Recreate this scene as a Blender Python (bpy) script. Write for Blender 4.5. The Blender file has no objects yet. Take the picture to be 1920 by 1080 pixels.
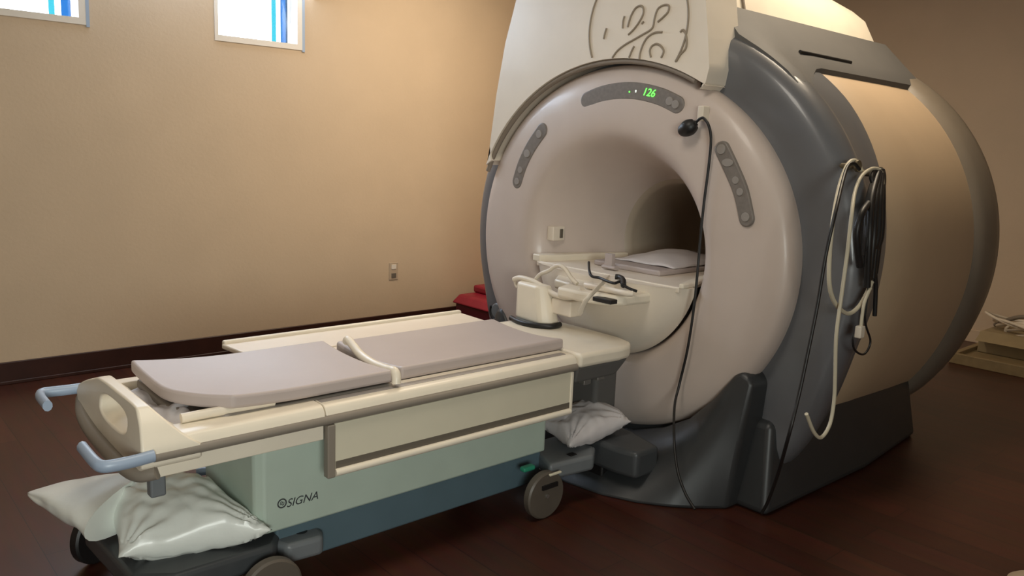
import bpy, bmesh, math, random
from mathutils import Vector, Matrix, noise
random.seed(4)
C = bpy.context.scene.collection
PI = math.pi

# ---------------------------------------------------------------- camera
FPX, YAW, PITCH, ROLL, HC = 1512.0, 48.24, 9.94, 2.30, 1.40
_y, _p, _r = (math.radians(a) for a in (YAW, PITCH, ROLL))
FW = Vector((math.cos(_y)*math.cos(_p), math.sin(_y)*math.cos(_p), -math.sin(_p)))
_R = Vector((math.sin(_y), -math.cos(_y), 0)); _U = _R.cross(FW)
RT = _R*math.cos(_r) + _U*math.sin(_r); UP = -_R*math.sin(_r) + _U*math.cos(_r)
cd = bpy.data.cameras.new('camera'); cam = bpy.data.objects.new('camera', cd); C.objects.link(cam)
cd.sensor_width = 36; cd.lens = FPX/1920*36; cd.clip_start = .05
m3 = Matrix((RT, UP, -FW)).transposed()
cam.matrix_world = Matrix.Translation((0, 0, HC)) @ m3.to_4x4()
bpy.context.scene.camera = cam

def at(u, v, **k):
    """point of the place seen at a pixel, on a plane x=, y= or z="""
    d = FW + RT*(u-960)/FPX - UP*(v-540)/FPX
    i = {'x': 0, 'y': 1, 'z': 2}[list(k)[0]]
    o = Vector((0, 0, HC)); t = (list(k.values())[0]-o[i])/d[i]
    return o + d*t

# ---------------------------------------------------------------- world, lights, exposure
w = bpy.data.worlds.new('sky'); bpy.context.scene.world = w; w.use_nodes = True
bg = w.node_tree.nodes['Background']; bg.inputs[0].default_value = (.86, .93, 1, 1); bg.inputs[1].default_value = 7.0
vs = bpy.context.scene.view_settings
vs.view_transform = 'Standard'; vs.look = 'None'; vs.gamma = 1; vs.use_curve_mapping = False; vs.exposure = 0.0
bpy.context.scene.cycles.max_bounces = 8
try: bpy.context.scene.cycles.use_denoising = True
except Exception: pass

def area(name, loc, sx, sy, power, col, rot=(0, 0, 0), spread=PI):
    l = bpy.data.lights.new(name, 'AREA'); l.shape = 'RECTANGLE'; l.size = sx; l.size_y = sy
    l.energy = power; l.color = col; l.spread = spread
    o = bpy.data.objects.new(name, l); C.objects.link(o); o.location = loc; o.rotation_euler = rot
    return o
WARM = (1.0, .84, .63)
area('ceiling_lamp_light', (3.35, 3.75, 2.93), .9, .5, 44, WARM)
area('ceiling_lamp_light', (1.0, 1.6, 2.93), 1.1, .5, 20, (1, .92, .80))
area('ceiling_lamp_light', (3.75, 1.75, 2.93), .9, .5, 26, WARM)
area('near_side_fill_light', (-.9, -2.4, 1.55), 1.8, 1.1, 44, (.95, 1, .94), (math.radians(88), 0, math.radians(-18)), math.radians(100))  # added fill from behind the camera, aimed at the table; no window there
area('window_daylight', (1.9, 5.0, 2.35), 1.5, .5, 38, (.66, .80, 1), (math.radians(-62), 0, 0))

# ---------------------------------------------------------------- materials
def mat(name, col, rough=.5, metal=0, spec=.5, var=.0, scale=8, bump=0, bscale=40, emit=None, estr=0, trans=0, coat=0):
    m = bpy.data.materials.new(name); m.use_nodes = True
    nt = m.node_tree; b = nt.nodes['Principled BSDF']
    b.inputs['Base Color'].default_value = (*col, 1); b.inputs['Roughness'].default_value = rough
    b.inputs['Metallic'].default_value = metal; b.inputs['Specular IOR Level'].default_value = spec
    b.inputs['Coat Weight'].default_value = coat
    if trans: b.inputs['Transmission Weight'].default_value = trans
    tc = nt.nodes.new('ShaderNodeTexCoord')
    if var:
        n = nt.nodes.new('ShaderNodeTexNoise'); n.inputs['Scale'].default_value = scale; n.inputs['Detail'].default_value = 5
        nt.links.new(tc.outputs['Object'], n.inputs['Vector'])
        r = nt.nodes.new('ShaderNodeValToRGB'); r.color_ramp.elements[0].position = .3; r.color_ramp.elements[1].position = .7
        r.color_ramp.elements[0].color = (*[c*(1-var) for c in col], 1)
        r.color_ramp.elements[1].color = (*[min(1, c*(1+var)) for c in col], 1)
        nt.links.new(n.outputs['Fac'], r.inputs['Fac']); nt.links.new(r.outputs['Color'], b.inputs['Base Color'])
    if bump:
        n = nt.nodes.new('ShaderNodeTexNoise'); n.inputs['Scale'].default_value = bscale; n.inputs['Detail'].default_value = 4
        nt.links.new(tc.outputs['Object'], n.inputs['Vector'])
        bp = nt.nodes.new('ShaderNodeBump'); bp.inputs['Strength'].default_value = bump; bp.inputs['Distance'].default_value = .01
        nt.links.new(n.outputs['Fac'], bp.inputs['Height']); nt.links.new(bp.outputs['Normal'], b.inputs['Normal'])
    if emit:
        b.inputs['Emission Color'].default_value = (*emit, 1); b.inputs['Emission Strength'].default_value = estr
    return m

def floor_mat():
    m = mat('dark_wood_floor', (.05, .018, .012), .38, spec=.5)
    nt = m.node_tree; b = nt.nodes['Principled BSDF']
    tc = nt.nodes.new('ShaderNodeTexCoord'); mp = nt.nodes.new('ShaderNodeMapping')
    mp.inputs['Rotation'].default_value = (0, 0, math.radians(90))
    nt.links.new(tc.outputs['Object'], mp.inputs['Vector'])
    br = nt.nodes.new('ShaderNodeTexBrick'); br.offset = .37; br.squash = 1
    br.inputs['Scale'].default_value = 1; br.inputs['Brick Width'].default_value = 1.2; br.inputs['Row Height'].default_value = .14
    br.inputs['Mortar Size'].default_value = .0015; br.inputs['Color1'].default_value = (.102, .029, .016, 1)
    br.inputs['Color2'].default_value = (.064, .018, .010, 1); br.inputs['Mortar'].default_value = (.02, .008, .006, 1)
    nt.links.new(mp.outputs['Vector'], br.inputs['Vector'])
    mp2 = nt.nodes.new('ShaderNodeMapping'); mp2.inputs['Scale'].default_value = (14, 1.6, 1)
    nt.links.new(tc.outputs['Object'], mp2.inputs['Vector'])
    n = nt.nodes.new('ShaderNodeTexNoise'); n.inputs['Scale'].default_value = 2.5; n.inputs['Detail'].default_value = 6
    nt.links.new(mp2.outputs['Vector'], n.inputs['Vector'])
    mx = nt.nodes.new('ShaderNodeMix'); mx.data_type = 'RGBA'; mx.blend_type = 'MULTIPLY'; mx.inputs['Factor'].default_value = .6
    nt.links.new(br.outputs['Color'], mx.inputs[6]); nt.links.new(n.outputs['Color'], mx.inputs[7])
    nt.links.new(mx.outputs[2], b.inputs['Base Color'])
    return m

M = dict(
    wall=mat('tan_wall_paint', (.56, .43, .30), .75, var=.03, scale=3, bump=.08, bscale=60),
    ceil=mat('ceiling_white', (.75, .70, .62), .9),
    base=mat('dark_baseboard', (.035, .012, .008), .35, var=.2),
    floor=floor_mat(),
    white_trim=mat('window_trim_paint', (.72, .66, .58), .5),
    blue_film=mat('blue_blind_edge', (.05, .35, .85), .4, emit=(.08, .42, 1), estr=.0),
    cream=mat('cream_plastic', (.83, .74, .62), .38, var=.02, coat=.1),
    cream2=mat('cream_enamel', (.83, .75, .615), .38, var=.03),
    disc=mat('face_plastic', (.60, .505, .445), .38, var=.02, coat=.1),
    barrel=mat('beige_barrel', (.54, .40, .262), .52, var=.02),
    slate=mat('slate_grey_plastic', (.140, .143, .152), .33, var=.04, coat=.2),
    slate_dark=mat('dark_grey_plastic', (.055, .060, .064), .4, var=.08),
    charcoal=mat('charcoal_plastic', (.036, .038, .040), .4, var=.05),
    greycap=mat('grey_cap_plastic', (.115, .110, .104), .62, spec=.3, var=.03),
    ring=mat('rear_ring_grey', (.21, .175, .135), .4, var=.03),
    seam=mat('seam_grey_brown', (.26, .215, .17), .5),
    emblem=mat('emblem_brown_grey', (.30, .24, .17), .5),
    bore=mat('bore_lining', (.42, .35, .27), .45, var=.03),
    padgrey=mat('keypad_grey', (.20, .175, .155), .45, var=.1, scale=60),
    padbtn=mat('keypad_button_grey', (.30, .27, .245), .5),
    led=mat('green_digits', (.1, .8, .1), .5, emit=(.12, .95, .08), estr=2.2),
    ledw=mat('white_indicator', (.8, .85, .8), .5, emit=(.8, .95, .8), estr=1.0),
    black=mat('black_rubber', (.012, .011, .011), .45),
    mattress=mat('mattress_vinyl', (.47, .40, .375), .5, var=.02, bump=.05, bscale=25),
    mattress2=mat('mattress_side_vinyl', (.23, .20, .17), .5, var=.04),
    green=mat('pale_green_enamel', (.49, .58, .50), .4, var=.03),
    panel=mat('board_beige', (.68, .63, .49), .42, var=.02),
    paneledge=mat('board_edge_grey', (.25, .215, .175), .45),
    strip=mat('grey_rail_insert', (.30, .27, .25), .4, var=.06),
    teal=mat('blue_grey_base', (.10, .155, .185), .4, var=.05),
    handle=mat('blue_grey_handle', (.34, .42, .54), .35),
    darkslot=mat('slot_dark', (.13, .11, .085), .6),
    pillow=mat('pillow_plastic_cover', (.82, .85, .80), .36, var=.04, bump=.25, bscale=14, coat=.15),
    pillow2=mat('white_pillow_case', (.70, .66, .66), .5, var=.04, bump=.25, bscale=14),
    sheet=mat('white_sheet', (.72, .70, .72), .5, bump=.2, bscale=30),
    wheel=mat('caster_wheel_brown', (.105, .088, .070), .45, var=.08),
    greybracket=mat('caster_cover_grey', (.16, .175, .185), .4, var=.05),
    greenlever=mat('green_brake_pedal', (.03, .30, .18), .4),
    red=mat('red_vinyl', (.24, .010, .024), .42, var=.15),
    darkred=mat('dark_red_vinyl', (.10, .006, .012), .5),
    ivory=mat('ivory_cable', (.62, .56, .42), .45),
    tube=mat('cream_tube', (.76, .68, .56), .4),
    knob=mat('bronze_knob', (.16, .13, .08), .35, metal=.3),
    wood=mat('plywood_tan', (.27, .20, .105), .6, var=.12, scale=20),
    carton=mat('carton_tan', (.34, .265, .15), .65, var=.08),
    outlet=mat('outlet_tan', (.46, .36, .26), .45),
    steel=mat('steel', (.45, .44, .42), .3, metal=.8),
    glass=None,
)
def glass():
    m = bpy.data.materials.new('window_glass'); m.use_nodes = True; nt = m.node_tree
    nt.nodes.remove(nt.nodes['Principled BSDF'])
    t = nt.nodes.new('ShaderNodeBsdfTransparent'); g = nt.nodes.new('ShaderNodeBsdfGlossy'); g.inputs['Roughness'].default_value = .05
    t.inputs[0].default_value = (.97, .99, 1, 1)
    mx = nt.nodes.new('ShaderNodeMixShader'); mx.inputs[0].default_value = .05
    nt.links.new(t.outputs[0], mx.inputs[1]); nt.links.new(g.outputs[0], mx.inputs[2])
    nt.links.new(mx.outputs[0], nt.nodes['Material Output'].inputs[0]); return m
M['glass'] = glass()
def tinted(name, col):
    m = bpy.data.materials.new(name); m.use_nodes = True; nt = m.node_tree
    nt.nodes.remove(nt.nodes['Principled BSDF'])
    t = nt.nodes.new('ShaderNodeBsdfTransparent'); t.inputs[0].default_value = (*col, 1)
    nt.links.new(t.outputs[0], nt.nodes['Material Output'].inputs[0]); return m
M['tint_blue'] = tinted('blue_tint_film', (.09, .21, .35)); M['tint_cyan'] = tinted('cyan_tint_film', (.13, .35, .38))

# ---------------------------------------------------------------- helpers
BASE = {}
def mk(name, vs_, fs, m, parent=None, smooth=True, bevel=0, seg=3, sub=0, label=None, cat=None, group=None, kind=None, ang=35):
    me = bpy.data.meshes.new(name)
    if parent is not None: b = BASE[parent.name]
    else:
        xs = [v[0] for v in vs_]; ys = [v[1] for v in vs_]; zs = [v[2] for v in vs_]
        b = Vector(((min(xs)+max(xs))/2, (min(ys)+max(ys))/2, min(zs)))
    me.from_pydata([tuple(Vector(v)-b) for v in vs_], [], fs); me.update()
    bm = bmesh.new(); bm.from_mesh(me); bmesh.ops.remove_doubles(bm, verts=bm.verts, dist=1e-5)
    bmesh.ops.recalc_face_normals(bm, faces=bm.faces); bm.to_mesh(me); bm.free()
    me.materials.append(m)
    o = bpy.data.objects.new(name, me); C.objects.link(o)
    if parent is not None: o.parent = parent
    else: o.location = b
    BASE[o.name] = b
    if bevel:
        bv = o.modifiers.new('bevel', 'BEVEL'); bv.width = bevel; bv.segments = seg; bv.limit_method = 'ANGLE'; bv.angle_limit = math.radians(30)
    if sub:
        s = o.modifiers.new('sub', 'SUBSURF'); s.levels = sub; s.render_levels = sub
    if smooth:
        for p in me.polygons: p.use_smooth = True
        if not sub:
            try:
                me.set_sharp_from_angle(angle=math.radians(ang))
            except Exception: pass
            if bevel:
                wn = o.modifiers.new('wn', 'WEIGHTED_NORMAL'); wn.keep_sharp = True
    if label: o['label'] = label
    if cat: o['category'] = cat
    if group: o['group'] = group
    if kind: o['kind'] = kind
    return o

def thing(name, label, cat, loc, group=None):
    o = bpy.data.objects.new(name, None); C.objects.link(o); o.location = loc; o.empty_display_size = .1
    BASE[o.name] = Vector(loc); o['label'] = label; o['category'] = cat
    if group: o['group'] = group
    return o

def box(name, x0, x1, y0, y1, z0, z1, m, parent=None, bevel=.004, **k):
    v = [(x, y, z) for x in (x0, x1) for y in (y0, y1) for z in (z0, z1)]
    f = [(0, 1, 3, 2), (4, 6, 7, 5), (0, 4, 5, 1), (2, 3, 7, 6), (0, 2, 6, 4), (1, 5, 7, 3)]
    return mk(name, v, f, m, parent, bevel=bevel, **k)

def prism(name, poly, a0, a1, axis, m, parent=None, bevel=.004, top=None, **k):
    """polygon extruded along an axis; poly2 'top' may differ from poly"""
    def P(p, a):
        return {'x': (a, p[0], p[1]), 'y': (p[0], a, p[1]), 'z': (p[0], p[1], a)}[axis]
    n = len(poly); top = top or poly
    v = [P(p, a0) for p in poly] + [P(p, a1) for p in top]
    f = [tuple(range(n)), tuple(range(2*n-1, n-1, -1))] + [(i, (i+1) % n, n+(i+1) % n, n+i) for i in range(n)]
    return mk(name, v, f, m, parent, bevel=bevel, **k)

def smoothpath(pts, n=8, closed=False):
    P = [Vector(p) for p in pts]; out = []
    L = len(P); rng = range(L if closed else L-1)
    for i in rng:
        if closed: a, b, c, d = P[(i-1) % L], P[i], P[(i+1) % L], P[(i+2) % L]
        else: a, b, c, d = P[max(i-1, 0)], P[i], P[i+1], P[min(i+2, L-1)]
        for j in range(n):
            t = j/n
            out.append(.5*((2*b)+(-a+c)*t+(2*a-5*b+4*c-d)*t*t+(-a+3*b-3*c+d)*t**3))
    if not closed: out.append(P[-1])
    return out

def tube_geo(pts, r, closed=False, ns=10, n=8, smooth=True, rfun=None, flat=1.0):
    P = smoothpath(pts, n, closed) if smooth else [Vector(p) for p in pts]
    v = []; f = []; L = len(P); prev = None
    for i, p in enumerate(P):
        if closed: t = P[(i+1) % L]-P[i-1]
        else: t = P[min(i+1, L-1)]-P[max(i-1, 0)]
        if t.length < 1e-9: t = Vector((0, 0, 1))
        t.normalize()
        if prev is None:
            prev = Vector((0, 0, 1)) if abs(t.z) < .9 else Vector((1, 0, 0))
        nrm = prev - t*prev.dot(t); nrm.normalize(); prev = nrm; bi = t.cross(nrm)
        rr = r*(rfun(i/(L-1)) if rfun else 1)
        for s in range(ns):
            a = 2*PI*s/ns; v.append(p + nrm*math.cos(a)*rr*flat + bi*math.sin(a)*rr)
    for i in range(L if closed else L-1):
        for s in range(ns):
            j = (i+1) % L
            f.append((i*ns+s, i*ns+(s+1) % ns, j*ns+(s+1) % ns, j*ns+s))
    if not closed:
        f.append(tuple(range(ns-1, -1, -1))); f.append(tuple((L-1)*ns+s for s in range(ns)))
    return v, f
def tube(name, pts, r, m, parent=None, closed=False, ns=10, n=8, smooth=True, rfun=None, flat=1.0, **k):
    v, f = tube_geo(pts, r, closed, ns, n, smooth, rfun, flat)
    return mk(name, v, f, m, parent, ang=60, **k)
def join(gs):
    v = []; f = []
    for a, b in gs:
        o = len(v); v += list(a); f += [tuple(i+o for i in q) for q in b]
    return v, f
def boxg(x0, x1, y0, y1, z0, z1):
    v = [(x, y, z) for x in (x0, x1) for y in (y0, y1) for z in (z0, z1)]
    return v, [(0, 1, 3, 2), (4, 6, 7, 5), (0, 4, 5, 1), (2, 3, 7, 6), (0, 2, 6, 4), (1, 5, 7, 3)]

def lathe(name, prof, yc, zc, m, parent=None, n=128, power=None, zmin=None, a0=0, a1=2*PI, capend=False, slant=0, **k):
    """profile of (x, ry, rz) swept about the bore axis (elliptic sections)"""
    v = []; f = []; full = abs(a1-a0-2*PI) < 1e-6; cnt = n if full else n+1
    for x, ry, rz in prof:
        for s in range(cnt):
            a = a0+(a1-a0)*s/n; cy, sz = math.cos(a), math.sin(a)
            if power and sz < -.3:
                q = 1/((abs(cy)**power+abs(sz)**power)**(1/power)); bl = min(1, (-sz-.3)/.4)
                q = 1+(q-1)*bl; cy *= q; sz *= q
            z = zc+rz*sz
            if zmin is not None: z = max(z, zmin)
            xo = slant*max(-.5, min(1, (z-1.05)/.6)) if slant and 3.15 < x < 3.4 else 0
            v.append((x+xo, yc+ry*cy, z))
    for i in range(len(prof)-1):
        for s in range(n):
            t = (s+1) % cnt
            f.append((i*cnt+s, i*cnt+t, (i+1)*cnt+t, (i+1)*cnt+s))
    if capend: f.append(tuple((len(prof)-1)*cnt+s for s in range(cnt)))
    return mk(name, v, f, m, parent, **k)

def capsule_poly(center, width, n=10):
    """outline in the (y,z) plane round a centre line, with round ends"""
    P = [Vector((a, b, 0)) for a, b in center]; P = smoothpath(P, 6); L = len(P); l = []; r = []
    for i, p in enumerate(P):
        t = (P[min(i+1, L-1)]-P[max(i-1, 0)]).normalized(); nn = Vector((-t.y, t.x, 0))
        l.append(p+nn*width/2); r.append(p-nn*width/2)
    out = list(l); t = (P[-1]-P[-2]).normalized(); nn = Vector((-t.y, t.x, 0))
    for i in range(1, n): a = PI/2-PI*i/n; out.append(P[-1]+nn*math.sin(a)*width/2+t*math.cos(a)*width/2)
    out += r[::-1]; t = (P[1]-P[0]).normalized(); nn = Vector((-t.y, t.x, 0))
    for i in range(1, n): a = -PI/2+PI*i/n; out.append(P[0]+nn*math.sin(a)*width/2-t*math.cos(a)*width/2)
    return [(p.x, p.y) for p in out]

def text_obj(name, s, loc, size, rot, m, parent, shear=0, ext=.001):
    cu = bpy.data.curves.new(name, 'FONT'); cu.body = s; cu.size = size; cu.extrude = ext; cu.shear = shear; cu.align_x = 'CENTER'; cu.align_y = 'CENTER'
    o = bpy.data.objects.new(name+'_tmp', cu); C.objects.link(o)
    dg = bpy.context.evaluated_depsgraph_get(); dg.update()
    me = bpy.data.meshes.new_from_object(o.evaluated_get(dg)); bpy.data.objects.remove(o)
    from mathutils import Euler
    T = Matrix.Translation(loc) @ rot.to_4x4()
    vv = [T @ v.co for v in me.vertices]; ff = [tuple(p.vertices) for p in me.polygons]
    return mk(name, vv, ff, m, parent, smooth=False)

# ---------------------------------------------------------------- room
XL, XR, YN, YF, ZC = -2.6, 7.0, -2.6, 5.03, 3.0
WIN = [(.70, 1.275), (1.99, 2.565)]; WZ0, WZ1 = 1.965, 2.62
def struct(name, gs, m, bevel=0, **k):
    v, f = join(gs); return mk(name, v, f, m, None, smooth=bool(bevel), bevel=bevel, kind='structure', **k)
struct('floor', [boxg(XL-.2, XR+.2, YN-.2, YF+.2, -.1, 0)], M['floor'])
struct('ceiling', [boxg(XL-.2, XR+.2, YN-.2, YF+.2, ZC, ZC+.1)], M['ceil'])
segs = [boxg(XL, XR, YF, YF+.18, 0, WZ0), boxg(XL, XR, YF, YF+.18, WZ1, ZC)]
xs = [XL, WIN[0][0], WIN[0][1], WIN[1][0], WIN[1][1], XR]
for i in (0, 2, 4): segs.append(boxg(xs[i], xs[i+1], YF, YF+.18, WZ0, WZ1))
struct('wall_back', segs, M['wall'])
struct('wall_right', [boxg(XR, XR+.18, YN, YF, 0, ZC)], M['wall'])
struct('wall_left', [boxg(XL-.18, XL, YN, YF, 0, ZC)], M['wall'])
struct('wall_front', [boxg(XL, XR, YN-.18, YN, 0, ZC)], M['wall'])
struct('baseboard_back', [boxg(XL, XR, YF-.016, YF, 0, .125), boxg(XL, XR, YF-.022, YF, 0, .02)], M['base'], bevel=.004)
struct('baseboard_right', [boxg(XR-.016, XR, YN, YF-.02, 0, .10)], M['wall'], bevel=.004)
for i, (a, b) in enumerate(WIN):
    t = .035; y0, y1 = YF-.006, YF+.16
    fr = struct('window_%d' % (i+1), [boxg(a, a+.022, y0, y1, WZ0, WZ1), boxg(b-t, b, y0, y1, WZ0, WZ1),
        boxg(a+.022, b-t, y0, y1, WZ0, WZ0+t), boxg(a+.022, b-t, y0, y1, WZ1-t, WZ1)], M['white_trim'])
    mk('glass_pane', *boxg(a+.022, b-t, YF+.10, YF+.106, WZ0+t, WZ1-t), M['glass'], fr, smooth=False)
    mk('blue_film_strip', *boxg(b-t-.058, b-t-.010, YF+.112, YF+.116, WZ0+t, WZ1-t), M['tint_blue'], fr, smooth=False)
    mk('cyan_film_strip', *boxg(b-t-.120, b-t-.090, YF+.112, YF+.116, WZ0+t, WZ1-t), M['tint_cyan'], fr, smooth=False)
    mk('edge_strip', *boxg(b, b+.018, YF-.007, YF-.0005, WZ0-.01, WZ1), M['handle'], fr, smooth=False)

# ceiling lamps that give the room its light (above the frame)
for (x, y, sx, sy) in ((3.35, 3.75, .9, .5), (1.0, 1.6, 1.1, .5), (3.75, 1.75, .9, .5)):
    o = box('ceiling_lamp', x-sx/2-.04, x+sx/2+.04, y-sy/2-.04, y+sy/2+.04, 2.955, 3.0, M['white_trim'])
    o['label'] = 'flush white ceiling lamp panel above the room'; o['category'] = 'lamp'; o['group'] = 'ceiling lamp panels'

# outlet on the back wall
o = thing('wall_outlet', 'small tan electrical outlet plate low on the back wall', 'outlet', (3.297, YF, .39))
box('cover_plate', 3.258, 3.336, YF-.006, YF-.0005, .385, .515, M['outlet'], o, bevel=.003)
box('socket', 3.277, 3.317, YF-.010, YF-.004, .40, .435, M['darkslot'], o, bevel=.002)
box('socket', 3.277, 3.317, YF-.010, YF-.004, .465, .50, M['white_trim'], o, bevel=.002)

# ---------------------------------------------------------------- scanner
YC, ZCN = 2.42, .955
mg = thing('mri_scanner', 'large cream and slate grey MRI scanner with a round open bore', 'mri scanner', (3.5, YC, 0))
FY, FZ = 2.44, .962
face = [(2.90, .895, .80), (2.86, .90, .805), (2.83, .905, .812), (2.80, .905, .812), (2.775, .897, .803), (2.755, .875, .782), (2.742, .83, .745), (2.735, .76, .70),
        (2.730, .66, .625), (2.728, .60, .58), (2.730, .56, .54), (2.738, .535, .515), (2.755, .512, .495), (2.79, .485, .470), (2.86, .450, .440),
        (2.95, .412, .405), (3.05, .375, .372), (3.15, .342, .342), (3.22, .322, .322)]
# bore axis sits at YC; ease the face centre into it
def facemesh():
    v = []; f = []; n = 144
    for i, (x, ry, rz) in enumerate(face):
        k = min(1, max(0, (ry-.5)/.4)); yc = YC+(FY-YC)*k; zc = ZCN+(FZ-ZCN)*k
        for s in range(n):
            a = 2*PI*s/n; v.append((x, yc+ry*math.cos(a), zc+rz*math.sin(a)))
    for i in range(len(face)-1):
        for s in range(n): f.append((i*n+s, i*n+(s+1) % n, (i+1)*n+(s+1) % n, (i+1)*n+s))
    return v, f
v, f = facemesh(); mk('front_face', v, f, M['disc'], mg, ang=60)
lathe('bore_tube', [(3.22, .322, .322), (3.24, .305, .305), (3.26, .30, .30), (4.40, .30, .30), (4.48, .33, .33)], YC, ZCN, M['bore'], mg, ang=60)
# slate shell behind the face
sh = [(2.85, .80, .74), (2.850, .93, .84), (2.846, 1.00, .91), (2.85, 1.055, .96), (2.87, 1.085, .995), (2.91, 1.10, 1.015), (2.97, 1.098, 1.02), (3.01, 1.085, 1.018),
      (3.06, 1.055, 1.01), (3.11, 1.035, 1.007), (3.17, 1.022, 1.006), (3.24, 1.014, 1.006), (3.27, 1.008, 1.004)]
lathe('front_shell', sh, YC, ZCN, M['slate'], mg, slant=.10, power=2.7, zmin=.012, ang=60)
lathe('barrel', [(3.195, 1.0, 1.0), (3.20, 1.006, 1.003), (3.6, 1.005, 1.003), (4.0, 1.004, 1.002), (4.26, 1.0, 1.0)], YC, ZCN, M['barrel'], mg, slant=.10, power=2.2, zmin=.012, ang=60)
lathe('rear_ring', [(4.24, .99, .99), (4.26, 1.02, 1.02), (4.30, 1.038, 1.038), (4.42, 1.042, 1.042), (4.50, 1.03, 1.03), (4.54, .98, .98), (4.55, .90, .90), (4.55, .60, .6), (4.50, .33, .33), (4.45, .32, .32)],
      YC, ZCN, M['ring'], mg, power=2.2, zmin=.012, ang=60)
# floor plinth
prism('plinth', [(2.75, YC-.89), (3.6, YC-.90), (4.25, YC-.84), (4.42, YC-.74), (4.42, YC+.74), (4.25, YC+.84), (3.6, YC+.90), (2.75, YC+.89)], 0.0, .36, 'z', M['charcoal'], mg, bevel=.03,
      top=[(2.82, YC-.84), (3.6, YC-.79), (4.25, YC-.76), (4.38, YC-.68), (4.38, YC+.68), (4.25, YC+.76), (3.6, YC+.79), (2.82, YC+.84)])
# foot cover under the face
def foot():
    top = [(-.785, -.44), (-.76, -.405), (-.73, -.395), (-.70, -.415), (-.66, -.47), (-.62, -.53), (-.50, -.655), (-.36, -.74), (-.18, -.805), (0, -.822)]
    top = top+[(-a, b) for a, b in top[-2::-1]]; R_ = 9; v = []; f = []
    for a, b in top:
        yb = a*(.955 if abs(a) > .6 else .98)
        xb = 2.34+.35*min(1, (abs(yb)/.745))**3.2
        for k in range(R_+1):
            t = k/R_; z = b+(-.955-b)*t; y = a+(yb-a)*t
            x = 2.742+(xb-2.742)*(t**.8)
            v.append((x, YC+y, ZCN+z))
    n = len(top); m_ = R_+1; nb = len(v)
    for a, b in top:
        for z in (b, -.955): v.append((2.90, YC+a*(1 if z == b else .97), ZCN+z))
    for i in range(n-1):
        for k in range(R_): f.append((i*m_+k, i*m_+k+1, (i+1)*m_+k+1, (i+1)*m_+k))
        f.append((i*m_, (i+1)*m_, nb+2*(i+1), nb+2*i)); f.append((i*m_+R_, nb+2*i+1, nb+2*(i+1)+1, (i+1)*m_+R_))
        f.append((nb+2*i, nb+2*i+2, nb+2*i+3, nb+2*i+1))
    f.append(tuple([k for k in range(m_)]+[nb+1, nb])); e = (n-1)*m_
    f.append(tuple([e+k for k in range(m_)][::-1]+[nb+2*(n-1), nb+2*(n-1)+1]))
    return v, f
v, f = foot(); mk('foot_cover', v, f, M['charcoal'], mg, bevel=.02, ang=45)
# hood over the face (wide cream cover) with arc bottom
def hood_outline(arc_r=(.915, .825)):
    ay, az = arc_r; P = []
    for i in range(25):
        a = math.radians(156-(156-61)*i/24)       # from far (left) side to near side
        P.append((FY-ay*math.cos(a), FZ+az*math.sin(a)))
    return P
arc = []
for i in range(27):
    a = math.radians(24+(122-24)*i/26); arc.append((FY+.925*math.cos(a), FZ+.832*math.sin(a)))
hood = arc + [(YC-.445, ZCN+.698), (YC-.470, ZCN+.722), (YC-.482, ZCN+.78), (YC-.465, ZCN+.90), (YC-.44, ZCN+1.04), (YC-.40, ZCN+1.30), (YC-.34, ZCN+1.48), (YC+.50, ZCN+1.48), (YC+.60, ZCN+1.36), (YC+.675, ZCN+1.15), (YC+.745, ZCN+.95), (YC+.80, ZCN+.70), (YC+.838, ZCN+.45)]
def hoodm():
    outer = hood[len(arc):][::-1]; outer = [(YC+.825, ZCN+.37)]+outer+[(FY+.905*math.cos(math.radians(122)), FZ+.845*math.sin(math.radians(122)))]
    P = [Vector((a, b, 0)) for a, b in outer]; L = [0]
    for i in range(1, len(P)): L.append(L[-1]+(P[i]-P[i-1]).length)
    n = len(P)*3; keep = sorted(set([l for l in L]+[L[-1]*i/60 for i in range(61)])); O = []; I = []
    for d in keep:
        k = max(j for j in range(len(L)) if L[j] <= d+1e-9); k = min(k, len(P)-2)
        O.append(P[k].lerp(P[k+1], (d-L[k])/(L[k+1]-L[k])))
        a = math.radians(24+(122-24)*d/L[-1]); I.append(Vector((FY+.925*math.cos(a), FZ+.832*math.sin(a), 0)))
    N = len(O); v = []; f = []
    for x in (2.715, 2.93):
        for p in O: v.append((x, p.x, p.y))
        for p in I: v.append((x, p.x, p.y))
    for i in range(N-1):
        f += [(i, i+1, N+i+1, N+i), (2*N+i, 3*N+i, 3*N+i+1, 2*N+i+1), (i, 2*N+i, 2*N+i+1, i+1), (N+i, N+i+1, 3*N+i+1, 3*N+i)]
    f += [(0, N, 3*N, 2*N), (N-1, 3*N-1, 4*N-1, 2*N-1)]
    return v, f
v, f = hoodm(); mk('hood', v, f, M['cream'], mg, bevel=.03, seg=5)
gv = [Vector((2.735, FY+.915*math.cos(math.radians(a)), FZ+.822*math.sin(math.radians(a)))) for a in range(22, 119, 3)]
tube('arc_seam', gv, .012, M['seam'], mg, n=3)
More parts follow.
